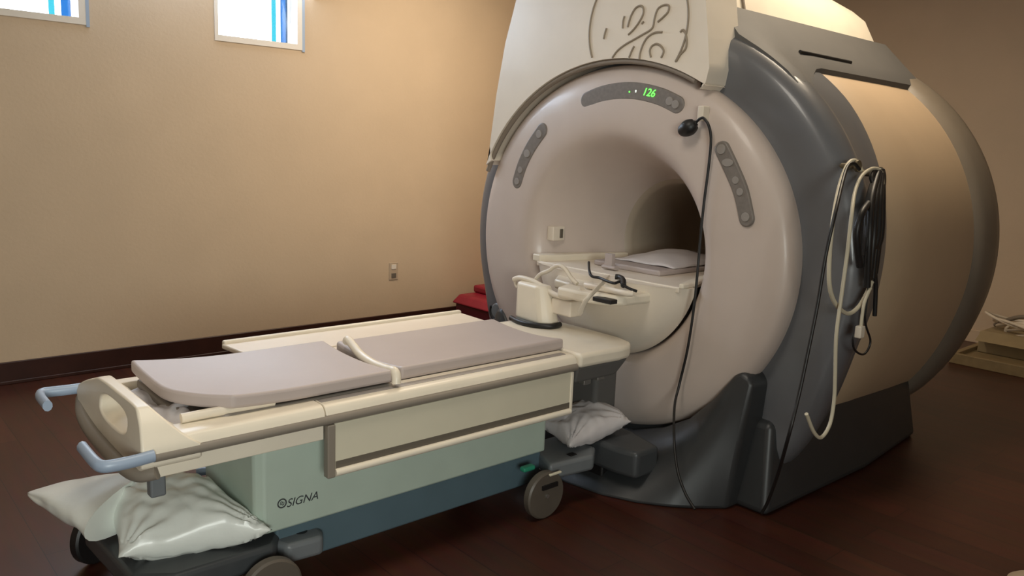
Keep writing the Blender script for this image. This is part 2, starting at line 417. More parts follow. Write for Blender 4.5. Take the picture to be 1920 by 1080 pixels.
# left hood lobe behind (other side) + top enclosure
prism('top_enclosure', [(YC-.375, ZCN+1.02), (YC-.34, ZCN+1.16), (YC-.27, ZCN+1.32), (YC-.18, ZCN+1.42), (YC+.18, ZCN+1.42), (YC+.27, ZCN+1.32), (YC+.34, ZCN+1.16), (YC+.375, ZCN+1.02)],
      2.93, 4.36, 'x', M['cream2'], mg, bevel=.02,
      top=[(YC-.375, ZCN+1.02), (YC-.34, ZCN+1.08), (YC-.29, ZCN+1.17), (YC-.20, ZCN+1.24), (YC+.20, ZCN+1.24), (YC+.29, ZCN+1.17), (YC+.34, ZCN+1.08), (YC+.375, ZCN+1.02)])
prism('enclosure_seam', [(YC-.381, ZCN+1.03), (YC-.346, ZCN+1.165), (YC-.275, ZCN+1.325), (YC-.18, ZCN+1.425), (YC+.18, ZCN+1.425), (YC+.18, ZCN+1.41), (YC-.17, ZCN+1.40), (YC-.26, ZCN+1.31), (YC-.33, ZCN+1.15), (YC-.365, ZCN+1.03)],
      3.085, 3.095, 'x', M['seam'], mg, bevel=0)
def shell_at(x):
    T_ = sh+[(3.3, 1.0, 1.0), (4.6, 1.0, 1.0)]
    for a, b in zip(T_, T_[1:]):
        if a[0] <= x <= b[0]+1e-9 and b[0] > a[0]:
            t = (x-a[0])/(b[0]-a[0]); return a[1]+(b[1]-a[1])*t, a[2]+(b[2]-a[2])*t
    return 1.0, 1.0
def capm():
    # grey side cap: blends into the shell in front, narrows toward the rear end
    v = []; f = []; XS = [2.90, 2.95, 3.0, 3.06, 3.12, 3.18, 3.24, 3.30, 3.36, 4.15, 4.40, 4.49]; K = 9
    for x in XS:
        ry, rz = shell_at(x); e = max(0, min(1, (3.36-x)/.40)); e = e*e*(3-2*e)
        yend = .60+.16*e; d = .10 if x > 4.45 else 0; half = []
        for k in range(K):
            y = .385+(yend-.385)*k/(K-1); zs = rz*math.sqrt(max(0, 1-(y/ry)**2))+.008
            zl = 1.440-y
            zc_ = 1.055-(1.055-rz*math.sqrt(max(0, 1-(yend/ry)**2)))*(y-.385)/(yend-.385)
            z = max(zl+(zc_-zl)*min(1, e*1.6), zs) if e > 0 else zl
            wx = min(1, .15+(x-2.90)/.24); wx = 1+(wx-1)*min(1, (y-.385)/.10)
            if e > 0: z = zs+(z-zs)*wx
            if k == K-1: z = zs-.007 if e > .3 else zl-.01
            half.append((y-d, z-d*1.0))
        sec = [(YC-(half[-1][0]-.02), ZCN+half[-1][1]-.09)]+[(YC-a, ZCN+b) for a, b in half[::-1]]+[(YC+a, ZCN+b) for a, b in half]+[(YC+half[-1][0]-.02, ZCN+half[-1][1]-.09)]
        for a, b in sec: v.append((x, a, b))
    n = len(sec)
    for i in range(len(XS)-1):
        for q in range(n): f.append((i*n+q, i*n+(q+1) % n, (i+1)*n+(q+1) % n, (i+1)*n+q))
    L = len(XS)-1
    f += [tuple(range(n)), tuple(L*n+q for q in range(n-1, -1, -1))]; return v, f
v, f = capm(); mk('side_cap', v, f, M['greycap'], mg, ang=40)
def oncap(u, v_):
    lo, hi = .35, .70
    for _ in range(30):
        y = (lo+hi)/2; z = at(u, v_, y=YC-y).z-ZCN
        if y+z > 1.442: hi = y
        else: lo = y
    return at(u, v_, y=YC-y)
tube('vent_slot', [oncap(1500, 97), oncap(1595, 117)], .008, M['black'], mg, smooth=False, ns=8)

# emblem on the hood: ring and flourishes pressed into the cover
EX = 2.713
def epx(X, Y): return at(1100+X/8.309, Y/8.309, x=EX)
em = []
cy, cz = YC-.098, ZCN+.965
ring = []
for i in range(73):
    a = 2*PI*i/72; p = Vector((EX, cy+.268*math.cos(a), cz+.272*math.sin(a)))
    if ((p.y-FY)/.945)**2+((p.z-FZ)/.85)**2 > 1: ring.append((i, p))
# order the ring so that it starts at the cut
k0 = next(i for i in range(len(ring)) if ring[i][0]-ring[i-1][0] not in (1, -72, -71)) if len(ring) < 72 else 0
ringp = [p for _, p in ring[k0:]+ring[:k0]]
em.append(tube_geo(ringp, .0045, n=2, ns=8))
strokes = [
    [(310, 440), (285, 520), (265, 610)],
    [(590, 250), (570, 330), (560, 440)],
    [(640, 420), (665, 330), (700, 230), (760, 130), (830, 90), (880, 120), (880, 220), (820, 340), (740, 450), (650, 540)],
    [(890, 335), (860, 370)],
    [(400, 900), (480, 790), (600, 695), (730, 620), (860, 545), (1020, 440), (1060, 280), (1110, 140), (1200, 80), (1280, 90), (1270, 180), (1200, 260), (1110, 340)],
    [(820, 930), (835, 820), (880, 690), (950, 580), (1060, 510), (1180, 500)],
    [(1000, 890), (985, 790), (1020, 715), (1090, 685), (1160, 720), (1200, 800), (1160, 900)],
    [(1460, 500), (1500, 465), (1540, 520), (1560, 640), (1540, 760), (1460, 850), (1400, 950)],
    [(660, 900), (700, 800), (740, 720)],
]
for s in strokes:
    em.append(tube_geo([epx(*p) for p in s], .0045, n=6, ns=8))
v, f = join(em); mk('script_emblem', v, f, M['emblem'], mg, ang=60)

# keypads on the face
FX = 2.7375
def pads(name, px, width, x, btn):
    cen = [(p.y, p.z) for p in (at(a, b, x=x) for a, b in px)]
    o = prism(name, capsule_poly(cen, width), x-.010, x+.03, 'x', M['padgrey'], mg, bevel=.006)
    P = smoothpath([Vector((a, b, 0)) for a, b in cen], 10)
    for t, r, oval in btn:
        p = P[int(t*(len(P)-1))]
        n = 20; ply = [(p.x+r*math.cos(2*PI*i/n), p.y+r*oval*math.sin(2*PI*i/n)) for i in range(n)]
        prism('button', ply, x-.0135, x-.006, 'x', M['padbtn'], o, bevel=.002)
    return o
top = pads('display_panel', [(1102, 188), (1130, 177), (1165, 171), (1200, 172), (1240, 182), (1271, 197)], .074, 2.742, [(.90, .018, 1.0), (.99, .018, 1.0)])
pads('keypad', [(972, 340), (982, 308), (998, 275), (1018, 245)], .074, 2.738, [(.03, .018, 1), (.25, .017, 1), (.55, .022, .9), (.93, .02, 1)])
pads('keypad', [(1355, 280), (1373, 318), (1390, 360), (1401, 410)], .064, 2.734, [(.03, .020, 1), (.25, .026, .6), (.5, .015, 1), (.68, .015, 1), (.97, .018, 1)])
lp = at(1216, 174, x=2.730)
rot = Matrix(((0, 0, -1), (-1, 0, 0), (0, 1, 0)))          # text x -> -Y, y -> Z, normal -> -X
rot = rot.to_3x3() @ Matrix.Rotation(math.radians(-9), 3, 'Z')
text_obj('digits', '126', lp, .046, rot, M['led'], top, shear=.25, ext=.0006)
p = at(1192, 171, x=2.731); box('indicator', p.x-.001, p.x+.002, p.y-.003, p.y+.003, p.z-.005, p.z+.005, M['ledw'], top, bevel=.001)
p = at(1180, 172, x=2.731); box('indicator', p.x-.001, p.x+.002, p.y-.003, p.y+.003, p.z-.003, p.z+.003, M['led'], top, bevel=.001)
# small sensor box on the far wall of the flare
p = at(1022, 433, x=2.86)
box('sensor_plate', 2.80, 2.88, YC+.425, YC+.47, p.z-.035, p.z+.035, M['cream'], mg, bevel=.004)
box('sensor_window', 2.845, 2.865, YC+.42, YC+.43, p.z-.022, p.z+.022, M['darkslot'], mg, bevel=.002)
# docking knob on the far lower edge of the shell
kp = at(935, 583, x=2.80)
v, f = tube_geo([kp+Vector((-.02, 0, 0)), kp+Vector((.06, 0, 0))], .045, smooth=False, ns=24); mk('side_knob', v, f, M['greybracket'], mg, bevel=.01)
tube('side_knob_trim', [kp+Vector((-.015, .05*math.cos(a), .05*math.sin(a))) for a in [math.radians(d) for d in range(-200, 40, 15)]], .008, M['black'], mg)

# bridge that fills the lower part of the flare
def apron():
    v = []; f = []; R = .475; n = 40; zt = -.105
    a0 = math.asin(zt/R); A = [PI-a0+(2*PI+a0-(PI-a0))*i/n for i in range(n+1)]
    rings = [(2.775, 1.0), (2.745, .985), (2.72, .95), (2.69, .88), (2.665, .74), (2.65, .5), (2.645, .2)]
    for x, s in rings:
        for a in A:
            y = R*math.cos(a)*s; z = R*math.sin(a)*s
            z = min(z, zt-.012*(1-s))
            v.append((x, YC+y, ZCN+z))
    m = n+1
    for i in range(len(rings)-1):
        for s in range(n): f.append((i*m+s, i*m+s+1, (i+1)*m+s+1, (i+1)*m+s))
        f.append((i*m+n, i*m, (i+1)*m, (i+1)*m+n))
    f.append(tuple((len(rings)-1)*m+s for s in range(m)))
    k = len(v)                                # back face
    f.append(tuple(range(m-1, -1, -1)))
    return v, f
v, f = apron(); mk('bridge_apron', v, f, M['cream'], mg, ang=50)
zt = ZCN-.105
prism('bridge_deck', [(2.70, YC-.43), (2.80, YC-.42), (2.95, YC-.37), (3.22, YC-.285), (4.35, YC-.272), (4.35, YC+.272), (3.22, YC+.285), (2.95, YC+.37), (2.80, YC+.42), (2.70, YC+.43)],
      zt-.02, zt+.004, 'z', M['cream'], mg, bevel=.004)
prism('bridge_rim', [(2.69, YC-.435), (2.70, YC-.452), (2.80, YC-.442), (2.95, YC-.385), (3.2, YC-.30), (3.2, YC-.28), (2.93, YC-.355), (2.78, YC-.40)], zt, zt+.022, 'z', M['cream2'], mg, bevel=.006)
prism('bridge_rim', [(2.70, YC+.41), (2.70, YC+.462), (2.80, YC+.445), (2.95, YC+.40), (3.2, YC+.30), (3.2, YC+.27), (2.93, YC+.345), (2.78, YC+.37)], zt, zt+.035, 'z', M['cream2'], mg, bevel=.006)
prism('cradle_bed', [(2.86, YC-.20), (4.30, YC-.20), (4.30, YC+.20), (2.86, YC+.20)], zt+.004, zt+.03, 'z', M['mattress'], mg, bevel=.008)
# dark rear coil socket deep in the bore
box('coil_socket', 4.0, 4.3, YC-.24, YC-.06, zt+.03, zt+.13, M['black'], mg, bevel=.02)
# docking unit on the floor
dk = prism('docking_base', [(2.405, YC-.40), (2.43, YC-.49), (2.57, YC-.49), (2.62, YC-.30), (2.66, YC+.30), (2.44, YC+.30), (2.405, YC+.2)], .10, .215, 'z', M['slate_dark'], mg, bevel=.02)
box('docking_pedestal', 2.44, 2.62, YC-.30, YC+.25, 0, .10, M['black'], mg, bevel=.01)
box('docking_post', 2.46, 2.60, YC-.22, YC+.10, .215, .50, M['greycap'], mg, bevel=.02)

# hooks that carry the cables
hy = YC-.995
pegs = []
for (u, vv_) in ((1606, 313), (1648, 326)):
    p = at(u, vv_, y=hy-.04); o = tube_geo([Vector((p.x, hy+.06, p.z)), Vector((p.x, hy+.0, p.z)), Vector((p.x, hy-.040, p.z+.004))], .012, ns=14, smooth=False)
    e = tube_geo([Vector((p.x, hy-.038, p.z+.004)), Vector((p.x, hy-.050, p.z+.004))], .022, ns=18, smooth=False); pegs.append((p, join([o, e])))
for p, g in pegs: mk('cable_peg', *g, M['knob'], mg, bevel=.003)

# ---------------------------------------------------------------- cables hung on the scanner
cy_ = hy-.018
def on(lst, y): return [at(a, b, y=(y if not isinstance(y, (list, tuple)) else y[0]+(y[1]-y[0])*i/(len(lst)-1))) for i, (a, b) in enumerate(lst)]
YL = YC-1.125
def hang(lst, dy=0, floor_y=None):
    out = []
    for i, (a, b) in enumerate(lst):
        w_ = max(0, 1-max(0, b-312)/90); y = YL+(hy-.03-YL)*w_-dy
        if floor_y is not None and b > 820: y += (floor_y-YL)*(b-820)/145
        out.append(at(a, b, y=y))
    return out
tube('ivory_cable', hang([(1616, 322), (1605, 302), (1590, 308), (1574, 350), (1561, 420), (1555, 490), (1556, 540), (1568, 572), (1590, 588), (1610, 575), (1625, 550), (1635, 528)]), .0075, M['ivory'],
     label='short ivory cable looped from the left peg, bottom of its loop highest', cat='cable')
tube('ivory_cable', hang([(1655, 345), (1652, 322), (1636, 316), (1616, 330), (1603, 360), (1596, 410), (1588, 480), (1577, 560), (1568, 630), (1566, 700), (1564, 750), (1556, 795), (1540, 820), (1526, 810), (1512, 776)], .018), .0065, M['ivory'],
     label='long ivory cable from the right peg trailing down with a hooked end', cat='cable')
tube('black_cable', hang([(1612, 318), (1600, 306), (1586, 320), (1566, 400), (1548, 480), (1533, 570), (1515, 660), (1498, 740), (1478, 820), (1458, 890), (1440, 940), (1428, 962)], .034, YC-.93), .006, M['black'],
     label='long black cable from the left peg down the slate shell to the floor', cat='cable')
bun = []
random.seed(7)
for k in range(11):
    dx = (k-5)*2.5; l = 520+random.uniform(-60, 60); z_ = .006*(k % 3)
    bun.append(tube_geo(hang([(1650+dx*.3, 320), (1642+dx, 372), (1638+dx*1.1, 440), (1632+dx*.8, l)], z_), .012, ns=8))
bun.append(tube_geo(hang([(1640, 500), (1642, 540), (1640, 592)]), .008))
bun.append(tube_geo(hang([(1640, 350), (1634, 330), (1645, 318), (1656, 324), (1656, 350), (1650, 380)], .01), .009))
bun.append(tube_geo(hang([(1612, 500), (1606, 440), (1616, 400), (1630, 380)]), .012))
bun.append(tube_geo(hang([(1628, 540), (1622, 600), (1632, 640), (1620, 664), (1602, 655), (1600, 630), (1612, 615)], .004), .004))
v, f = join(bun)
mk('cable_bundle', v, f, M['black'], None, ang=60, label='thick bundle of black leads hanging from the right peg', cat='cable bundle')
cn = thing('cable_connector', 'small white plug hanging on a short ivory lead below the cable loops', 'connector', at(1612, 628, y=YL-.02))
tube('lead', on([(1632, 540), (1620, 570), (1614, 615)], YL-.02), .006, M['ivory'], cn)
p = at(1612, 622, y=YL-.02); box('plug', p.x-.016, p.x+.016, p.y-.012, p.y+.012, p.z-.022, p.z+.022, M['tube'], cn, bevel=.004)

# call bulb hooked on the face
cb = thing('call_bulb', 'black squeeze bulb on a long black cord clipped to the scanner face', 'call bulb', at(1317, 213, x=2.715))
tube('squeeze_bulb', [at(1276, 246, x=2.69), at(1284, 243, x=2.69), at(1292, 239, x=2.69), at(1300, 234, x=2.695), at(1306, 230, x=2.70)], .030, M['black'], cb, n=6, ns=16,
     rfun=lambda t: .35+.75*math.sin(PI*min(1, .12+t*.82)) if t < .9 else .4)
cord = [(1304, 231, 2.70), (1312, 223, 2.70), (1320, 222, 2.70), (1329, 236, 2.70), (1333, 262, 2.705), (1329, 310, 2.71), (1320, 380, 2.71), (1313, 450, 2.71), (1303, 560, 2.70), (1290, 650, 2.70), (1274, 720, 2.70), (1265, 760, 2.64), (1264, 820, 2.50), (1270, 880, 2.44), (1285, 925, 2.40), (1303, 955, 2.38)]
tube('cord', [at(a, b, x=x) for a, b, x in cord], .0055, M['black'], cb)
p = at(1317, 212, x=2.715); box('clip', 2.70, 2.745, p.y-.014, p.y+.014, p.z-.03, p.z+.028, M['tube'], cb, bevel=.005)

# ---------------------------------------------------------------- patient table
TY = 2.385
tb = thing('patient_table', 'long wheeled cream patient table with pale green column docked at the scanner', 'table', (1.5, TY, 0))
YN_, YF_ = 2.060, 2.695
# side rails: rounded cream top over a skirt
def rail(name, x0, x1, yo, yi, zt_, zb, m):
    s = 1 if yi > yo else -1
    ply = [(yo+s*.000, zt_-.045), (yo+s*.004, zt_-.020), (yo+s*.014, zt_-.006), (yo+s*.028, zt_), (yi, zt_), (yi, zt_-.045)]
    o1 = prism(name, ply, x0, x1, 'x', m, tb, bevel=.003)
    o2 = prism('rail_skirt', [(yo+s*.012, zt_-.045), (yo+s*.012, zb), (yo+s*.030, zb), (yo+s*.030, zt_-.045)], x0, x1, 'x', M['cream2'], tb, bevel=.003)
    return o1
rail('side_rail', .625, 1.121, YN_, YN_+.10, .622, .515, M['cream2'])
rail('side_rail', 1.126, 2.195, YN_+.002, YN_+.11, .620, .56, M['cream2'])
rail('side_rail', .625, 2.30, YF_, YF_-.075, .622, .505, M['cream2'])
tube('rail_shadow_strip', [(x, YN_+.006, .577) for x in (.63, 1.0, 1.5, 2.19)], .0145, M['paneledge'], tb, smooth=False, flat=1.0, ns=14)  # grey strip standing in for the shade under the rail's rounded edge
tube('rail_insert', [(1.13, YN_+.060, .6205), (1.6, YN_+.060, .6205), (2.17, YN_+.060, .6205)], .016, M['strip'], tb, smooth=False, flat=.14)
# deck between the rails
box('deck', .70, 2.36, YN_+.07, YF_-.07, .535, .575, M['cream2'], tb, bevel=.004)
# docking nose
prism('nose', [(2.212, YN_+.004), (2.33, YN_+.002), (2.43, YN_-.005), (2.50, YN_+.005), (2.55, YN_+.04), (2.575, YN_+.12), (2.58, TY), (2.575, YF_-.12), (2.50, YF_-.02), (2.21, YF_)],
      .565, .622, 'z', M['cream2'], tb, bevel=.016, seg=4)
prism('nose_underside', [(2.215, YN_+.03), (2.44, YN_+.025), (2.50, YN_+.07), (2.52, YF_-.12), (2.215, YF_-.03)], .50, .566, 'z', M['greycap'], tb, bevel=.01,
      top=[(2.215, YN_+.02), (2.50, YN_+.01), (2.55, YN_+.07), (2.55, YF_-.12), (2.215, YF_-.03)])
box('latch', 2.30, 2.34, YN_+.06, YN_+.09, .47, .50, M['steel'], tb, bevel=.004)
box('latch', 2.38, 2.42, YN_+.06, YN_+.09, .475, .50, M['steel'], tb, bevel=.004)
# end frame with the carrying grip
def endplate():
    out = [(2.688, .60), (2.668, .628), (2.60, .655), (2.475, .694), (2.40, .698), (2.20, .70), (2.125, .700), (2.085, .66), (2.055, .60), (2.06, .545), (2.16, .515), (2.40, .515), (2.60, .535), (2.67, .56)]
    hole = []
    for i in range(24):
        a = 2*PI*i/24; c, s = math.cos(a), math.sin(a)
        hole.append((2.31+.125*abs(c)**.7*(1 if c > 0 else -1), .632+.036*abs(s)**.7*(1 if s > 0 else -1)))
    # resample the outline by angle so both loops pair up
    ctr = Vector((2.31, .625)); N = 48; O = []; H = []
    def hit(poly, a):
        d = Vector((math.cos(a), math.sin(a)*.5)); best = None
        for i in range(len(poly)):
            p, q = Vector(poly[i])-ctr, Vector(poly[(i+1) % len(poly)])-ctr; e = q-p
            den = d.x*e.y-d.y*e.x
            if abs(den) < 1e-9: continue
            t = (p.x*e.y-p.y*e.x)/den; s = (p.x*d.y-p.y*d.x)/den
            if t > 0 and -1e-6 <= s <= 1+1e-6 and (best is None or t > best): best = t
        return ctr+d*best
    for i in range(N):
        a = 2*PI*i/N; O.append(hit(out, a)); H.append(hit(hole, a))
    def X(p, x):
        t = max(0, min(1, (p.y-.59)/.11))
        return (x+.012*t if x < .65 else .755+(.642-.755)*t**.8, p.x, p.y)
    v = [X(p, .60) for p in O]+[X(p, .60) for p in H]+[X(p, .665) for p in O]+[X(p, .665) for p in H]
    f = []
    for i in range(N):
        j = (i+1) % N
        f += [(i, j, N+j, N+i), (2*N+i, 3*N+i, 3*N+j, 2*N+j), (i, 2*N+i, 2*N+j, j), (N+i, N+j, 3*N+j, 3*N+i)]
    return v, f
v, f = endplate(); mk('end_grip_frame', v, f, M['cream2'], tb, bevel=.006)
tube('end_bumper', [(.64, YN_+.005, .535), (.605, YN_+.04, .525), (.592, 2.20, .520), (.590, 2.45, .528), (.597, 2.60, .548), (.62, YF_, .57)], .020, M['paneledge'], tb)
tube('push_handle', [(.63, 2.055, .585), (.58, 2.052, .583), (.53, 2.055, .582), (.510, 2.066, .582), (.503, 2.09, .584), (.500, 2.14, .588), (.499, 2.20, .592)], .0135, M['handle'], tb, flat=1.25)
tube('push_handle', [(.63, 2.705, .60), (.58, 2.708, .60), (.53, 2.715, .60), (.512, 2.712, .60), (.503, 2.69, .60), (.500, 2.64, .60), (.499, 2.575, .60)], .0135, M['handle'], tb, flat=1.25)
box('end_bracket', .625, .665, YN_+.015, YN_+.05, .46, .535, M['greybracket'], tb, bevel=.006)
# folded-down arm board on the near side
ab = box('arm_board', 1.149, 2.160, YN_-.000, YN_+.018, .415, .563, M['panel'], tb, bevel=.003)
box('board_edge', 1.124, 1.150, YN_-.008, YN_+.020, .395, .563, M['paneledge'], ab, bevel=.004)
box('board_slot', 1.154, 2.157, YN_-.0015, YN_+.002, .418, .443, M['darkslot'], ab, bevel=0)
tube('board_grip', [(1.150, YN_-.004, .409), (1.6, YN_-.004, .409), (2.158, YN_-.004, .409)], .012, M['cream2'], ab, smooth=False)
box('board_end_trim', 2.158, 2.172, YN_-.004, YN_+.018, .398, .563, M['cream2'], ab, bevel=.003)
# raised arm board on the far side
fb = prism('arm_board', [(1.19, 2.70), (2.30, 2.70), (2.31, 2.95), (1.165, 2.95)], .598, .618, 'z', M['cream'], tb, bevel=.006)
box('board_lip', 1.17, 2.31, 2.935, 2.962, .600, .630, M['cream2'], fb, bevel=.008)
# column and base
prism('column', [(.975, 2.165), (2.14, 2.165), (2.16, 2.19), (2.16, 2.58), (2.14, 2.60), (.975, 2.60), (.95, 2.57), (.95, 2.19)], .215, .54, 'z', M['green'], tb, bevel=.008)
prism('base', [(1.02, 2.185), (2.14, 2.185), (2.14, 2.58), (1.02, 2.58)], .085, .216, 'z', M['teal'], tb, bevel=.008)
# mark on the column
rt = Matrix(((1, 0, 0), (0, 0, -1), (0, 1, 0)))
p = at(567, 937, y=2.1638); text_obj('lettering', 'SIGNA', Vector((p.x, 2.1638, p.z)), .037, rt, M['slate_dark'], tb, shear=.3, ext=.0004)
p = at(529, 944, y=2.1635); rg = [(p.x+.0135*math.cos(2*PI*i/20), 2.1637, p.z+.0135*math.sin(2*PI*i/20)) for i in range(20)]
g1 = tube_geo(rg, .0022, closed=True, smooth=False, ns=6)
g2 = tube_geo([(p.x-.006, 2.1637, p.z-.004), (p.x-.004, 2.1637, p.z+.005), (p.x+.001, 2.1637, p.z+.004), (p.x-.001, 2.1637, p.z-.004), (p.x+.005, 2.1637, p.z-.005), (p.x+.006, 2.1637, p.z+.004)], .0012, ns=6)
v, f = join([g1, g2]); mk('round_monogram', v, f, M['slate_dark'], tb)
b0 = at(368, 885, y=2.62); b1 = at(414, 880, y=2.59)
tube('brake_bar', [b0, b0.lerp(b1, .5), b1, b1+Vector((.05, -.01, 0))], .014, M['handle'], tb, smooth=False)
# foot platform and legs
prism('foot_platform', [(.60, 2.20), (.70, 2.13), (.99, 2.13), (1.04, 2.20), (1.04, 2.60), (.98, 2.66), (.62, 2.66), (.58, 2.58)], .125, .195, 'z', M['slate_dark'], tb, bevel=.015)
def caster(x, y, m_w, cover, ang=0, r=.093, pedal=True):
    c_ = cover
    ca, sa = math.cos(ang), math.sin(ang)
    ax = Vector((-sa, ca, 0))
    ctr = Vector((x, y, r))
    v1, f1 = tube_geo([ctr-ax*.018, ctr-ax*.012, ctr+ax*.012, ctr+ax*.018], r, smooth=False, ns=40, rfun=lambda t: 1 if .2 < t < .8 else .93)
    wh = mk('caster_wheel', v1, f1, m_w, c_, ang=30)
    v2, f2 = tube_geo([ctr-ax*.022, ctr+ax*.022], .008, smooth=False, ns=16); mk('axle_cap', v2, f2, M['steel'], wh) if False else None
    return wh
def caster_set(cov_poly, z0, z1, wx, wy, ang, m_cover, m_wheel):
    c_ = prism('caster_housing', cov_poly, z0, z1, 'z', m_cover, tb, bevel=.014)
    caster(wx, wy, m_wheel, c_, ang)
    v2, f2 = tube_geo([Vector((wx, wy-.024, .093)), Vector((wx, wy+.024, .093))], .008, smooth=False, ns=16); mk('axle_cap', v2, f2, M['steel'], c_)
    g = [boxg(wx-.02, wx+.02, wy+.019, wy+.027, .08, z0+.01), boxg(wx-.03, wx+.05, wy-.026, wy+.027, z0-.012, z0+.005)]
    v3, f3 = join(g); mk('fork', v3, f3, M['black'], c_, smooth=False)
    return c_
nc = caster_set([(2.085, 2.075), (2.30, 2.045), (2.38, 2.11), (2.36, 2.30), (2.18, 2.30)], .135, .20, 2.052, 2.068, 0, M['greybracket'], M['wheel'])
box('brake_pedal', 1.975, 2.035, 2.10, 2.13, .185, .205, M['greenlever'], nc, bevel=.008)
box('brake_lever', 2.05, 2.11, 2.035, 2.045, .176, .184, M['panel'], nc, bevel=.002)
box('hole_plug', 2.215, 2.25, 2.09, 2.115, .198, .203, M['black'], nc, bevel=.001)
caster_set([(2.16, 2.48), (2.36, 2.48), (2.36, 2.68), (2.16, 2.68)], .135, .20, 2.12, 2.66, .3, M['greybracket'], M['black'])
lc = caster_set([(1.00, 2.20), (1.03, 2.13), (1.145, 2.12), (1.165, 2.16), (1.165, 2.30), (1.02, 2.32)], .115, .178, .95, 2.075, 0, M['greybracket'], M['wheel'])
box('label_plate', 1.05, 1.10, 2.225, 2.28, .177, .181, M['green'], lc, bevel=.001)
prism('socket_hole', [(1.105+.02*math.cos(2*PI*i/16), 2.19+.018*math.sin(2*PI*i/16)) for i in range(16)], .176, .1795, 'z', M['black'], lc, bevel=0)
caster_set([(.62, 2.58), (.72, 2.58), (.74, 2.70), (.62, 2.70)], .115, .178, .645, 2.72, .5, M['slate_dark'], M['black'])
# seam bar across the mattress
def trough(t): return .60+.55*t*t          # height of the concave deck at y offset t
tube('cradle_hoop', [(1.40, 2.110, .632), (1.403, 2.115, .655), (1.405, 2.13, .668), (1.41, 2.18, .662), (1.42, 2.28, .656), (1.432, 2.38, .662), (1.445, 2.46, .680), (1.45, 2.50, .690), (1.452, 2.515, .680)], .0155, M['cream2'], tb, ns=12)

# ---------------------------------------------------------------- mattress pads
def pad(name, x0, x1, y0, y1, th, zf, m, sideM, label, cat, corner=0.0, sk=0.0):
    nx, ny = 40, 20; v = []; f = []
    def P(i, j, top):
        s = i/nx; t = j/ny
        y = y0+(y1-y0)*t
        xa = x0+sk*(1-t)
        # rounded near-left corner
        if corner: xa += corner*max(0, 1-t/.45)**2
        x = xa+(x1-xa)*s
        z = zf(x, (y-(y0+y1)/2))
        return (x, y, z+(th if top else 0))
    for top in (0, 1):
        for i in range(nx+1):
            for j in range(ny+1): v.append(P(i, j, top))
    n = (nx+1)*(ny+1); k = lambda i, j, o: o*n+i*(ny+1)+j
    for i in range(nx):
        for j in range(ny):
            f.append((k(i, j, 1), k(i+1, j, 1), k(i+1, j+1, 1), k(i, j+1, 1))); f.append((k(i, j, 0), k(i, j+1, 0), k(i+1, j+1, 0), k(i+1, j, 0)))
        f.append((k(i, 0, 0), k(i+1, 0, 0), k(i+1, 0, 1), k(i, 0, 1))); f.append((k(i, ny, 0), k(i, ny, 1), k(i+1, ny, 1), k(i+1, ny, 0)))
    for j in range(ny):
        f.append((k(0, j, 0), k(0, j, 1), k(0, j+1, 1), k(0, j+1, 0))); f.append((k(nx, j, 0), k(nx, j+1, 0), k(nx, j+1, 1), k(nx, j, 1)))
    return mk(name, v, f, m, None, bevel=.012, seg=3, label=label, cat=cat, ang=50)
zA = lambda x, t: .620+.25*t*t+.012*max(0, (1.0-x)/.3)
pad('mattress_pad', .752, 1.41, 2.135, 2.60, .030, lambda x, t: .586+.20*t*t+.012*max(0, (1.1-x)/.4)**2, M['mattress2'], None,
    'thin dark under-pad showing below the foot mattress', 'mattress', corner=.10)
pad('mattress_pad', .738, 1.405, 2.125, 2.60, .040, lambda x, t: .619+.28*t*t+.03*max(0, (1.1-x)/.4)**2, M['mattress'], None,
    'taupe foot mattress with a curved end nearest the grip', 'mattress', corner=.13)
pad('mattress_pad', 1.455, 2.22, 2.165, 2.60, .045, lambda x, t: .604+.35*t*t, M['mattress'], None,
    'taupe body mattress between the white hoop and the scanner', 'mattress')

# crumpled sheet in the open end of the table
def sheet():
    v = []; f = []; nx, ny = 30, 40
    for i in range(nx+1):
        for j in range(ny+1):
            x = .70+.16*i/nx; y = 2.17+.42*j/ny
            h = noise.noise(Vector((x*16, y*11, 1)))*.030+noise.noise(Vector((x*40, y*26, 5)))*.012
            v.append((x+noise.noise(Vector((x*9, y*9, 3)))*.01, y, .612+h))
    for i in range(nx):
        for j in range(ny):
            a = i*(ny+1)+j; f.append((a, a+1, a+ny+2, a+ny+1))
    return v, f
v, f = sheet(); o = mk('crumpled_sheet', v, f, M['sheet'], None, label='crumpled white plastic sheet beneath the foot end of the mattress', cat='sheet')
sd = o.modifiers.new('solid', 'SOLIDIFY'); sd.thickness = .003
pr = tube('paper_roll', [(.735, 2.155, .635), (.80, 2.152, .637), (1.00, 2.15, .636)], .014, M['tube'],  label='thin rolled white paper lying along the near rail at the foot end', cat='paper roll', smooth=False)

